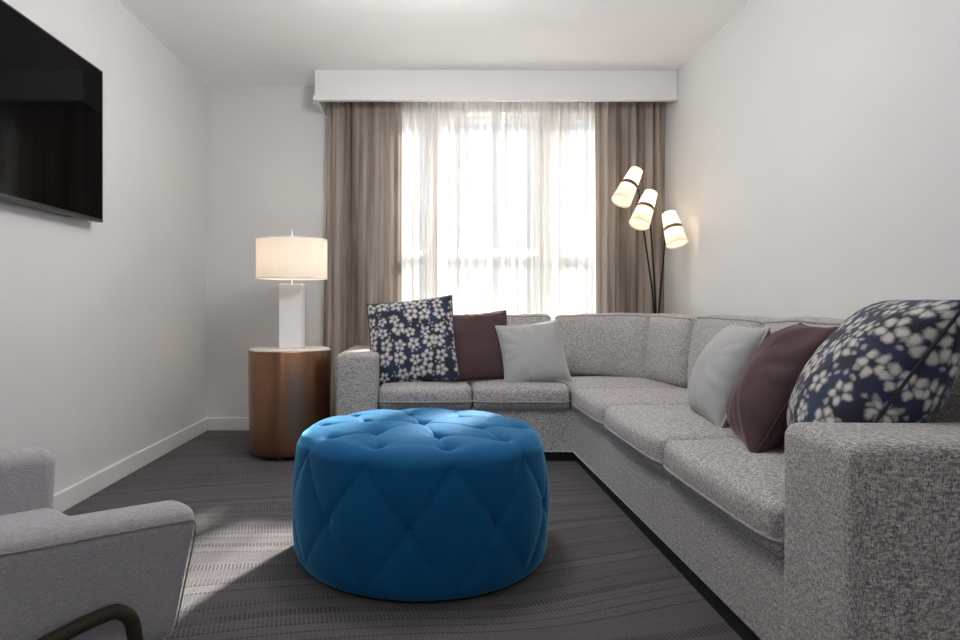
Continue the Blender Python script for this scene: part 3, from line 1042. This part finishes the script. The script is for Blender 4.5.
for s in (-1, 1):
    o = put('armrest', *arm(s), 'chair_linen', ch, local=True)
    # seam along the outside of the arm pad
    y = s * (HW + 0.004)
    pts = [(-AL / 2 + 0.03, y - s * 0.000, 0.615 - 0.016), (AL / 2 - 0.035, y - s * 0.001, 0.568 - 0.018), (AL / 2 - 0.012, y - s * 0.004, 0.568 - 0.026)]
    pts += [(AL / 2 - 0.022, y - s * 0.024, 0.45), (AL / 2 - 0.033, y - s * 0.040, 0.36)]
    put('seam_piping', *tube(smooth_path(pts, 3), 0.0016, 6), 'sofa_welt', o, local=True)
    # bent wooden rail with its two legs
    yo = s * (HW - 0.008)
    xf, xr = AL / 2 - 0.118, -AL / 2 + 0.02
    rail = [(xf - 0.005, yo + s * 0.012, 0.0), (xf - 0.002, yo + s * 0.010, 0.38), (xf - 0.008, yo + s * 0.008, 0.425), (xf - 0.050, yo + s * 0.008, 0.448), (xr + 0.1, yo + s * 0.006, 0.350), (xr + 0.02, yo + s * 0.006, 0.325), (xr - 0.02, yo + s * 0.008, 0.28), (xr - 0.06, yo + s * 0.012, 0.0)]
    path = [Vector(rail[0])] + [Vector(rail[1])] + smooth_path([rail[1], rail[2], rail[3], rail[4], rail[5], rail[6]], 3)[1:] + [Vector(rail[7])]
    put('leg_frame', *tube(path, 0.0115, 12), 'dark_walnut', ch, local=True)
iw = HW - 0.09
def sd(P, U):
    top = np.clip((U[:, 2] + 1) / 2, 0, 1)
    P[:, 2] += 0.03 * np.clip(1 - np.abs(U[:, 0]) ** 2.5, 0, 1) * np.clip(1 - np.abs(U[:, 1]) ** 2.5, 0, 1) * top
    return P
put('seat_cushion', *rbox(-0.25, AL / 2 - 0.02, -iw + 0.035, iw - 0.035, 0.345, 0.455, 0.04, 12, 6, sd), 'chair_linen', ch, local=True)
put('seat_base', *rbox(-0.30, AL / 2 - 0.035, -iw + 0.03, iw - 0.03, 0.275, 0.345, 0.02, 4, 3), 'chair_linen', ch, local=True)
def bd(P, U):
    P[:, 0] -= 0.16 * (P[:, 2] - 0.34) / 0.40
    return P
put('backrest', *rbox(-0.36, -0.23, -iw - 0.02, iw + 0.02, 0.34, 0.72, 0.05, 10, 6, bd), 'chair_linen', ch, local=True)

# ------------------------------------------------------------------ light
wd = bpy.data.worlds.new('overcast_daylight')
S.world = wd
wd.use_nodes = True
nt = wd.node_tree
nt.nodes.clear()
wo = nt.nodes.new('ShaderNodeOutputWorld')
bg = nt.nodes.new('ShaderNodeBackground')
tc = nt.nodes.new('ShaderNodeTexCoord')
sx = nt.nodes.new('ShaderNodeSeparateXYZ')
mr = nt.nodes.new('ShaderNodeMapRange')
mx = nt.nodes.new('ShaderNodeMix')
mx.data_type = 'RGBA'
nt.links.new(tc.outputs['Generated'], sx.inputs[0])
nt.links.new(sx.outputs[2], mr.inputs[0])
mr.inputs[1].default_value = -0.12
mr.inputs[2].default_value = 0.10
nt.links.new(mr.outputs[0], mx.inputs[0])
mx.inputs[6].default_value = (0.50, 0.49, 0.48, 1)
mx.inputs[7].default_value = (0.93, 0.96, 1.0, 1)
nt.links.new(mx.outputs[2], bg.inputs[0])
bg.inputs[1].default_value = 0.62
nt.links.new(bg.outputs[0], wo.inputs[0])
# portal in the window opening guides the daylight
pa = bpy.data.lights.new('window_portal', 'AREA')
pa.shape = 'RECTANGLE'
pa.size = WX1 - WX0
pa.size_y = WZ1 - WZ0
pa.cycles.is_portal = True
po = bpy.data.objects.new('window_portal', pa)
po.location = ((WX0 + WX1) / 2, YB + 0.125, (WZ0 + WZ1) / 2)
po.rotation_euler = (R(-90), 0, 0)
COL.objects.link(po)
# low sun beyond the window
su = bpy.data.lights.new('sun', 'SUN')
su.energy = 33.0
su.angle = R(3.5)
su.color = (1.0, 0.95, 0.88)
so = bpy.data.objects.new('sun', su)
el = R(33)
dirv = Vector((-0.41 * math.cos(el), -0.912 * math.cos(el), -math.sin(el)))
so.rotation_euler = dirv.to_track_quat('-Z', 'Y').to_euler()
so.location = (2, 8, 5)
COL.objects.link(so)
# added fill lights without fixtures, over the seating and behind the camera
for (x, y, w) in ((0.0, 2.50, 25.0), (0.0, -0.9, 9.0)):
    o = lamp('fill_light', (x, y, 2.12), w, (1.0, 0.985, 0.97), 0.18)

# ------------------------------------------------------------------ colour management
vs = S.view_settings
S.display_settings.display_device = 'sRGB'
vs.view_transform = 'Standard'
vs.look = 'None'
vs.gamma = 1.0
vs.use_curve_mapping = False
vs.exposure = 0.85
for o in S.objects:
    if '_org' in o.keys():
        del o['_org']
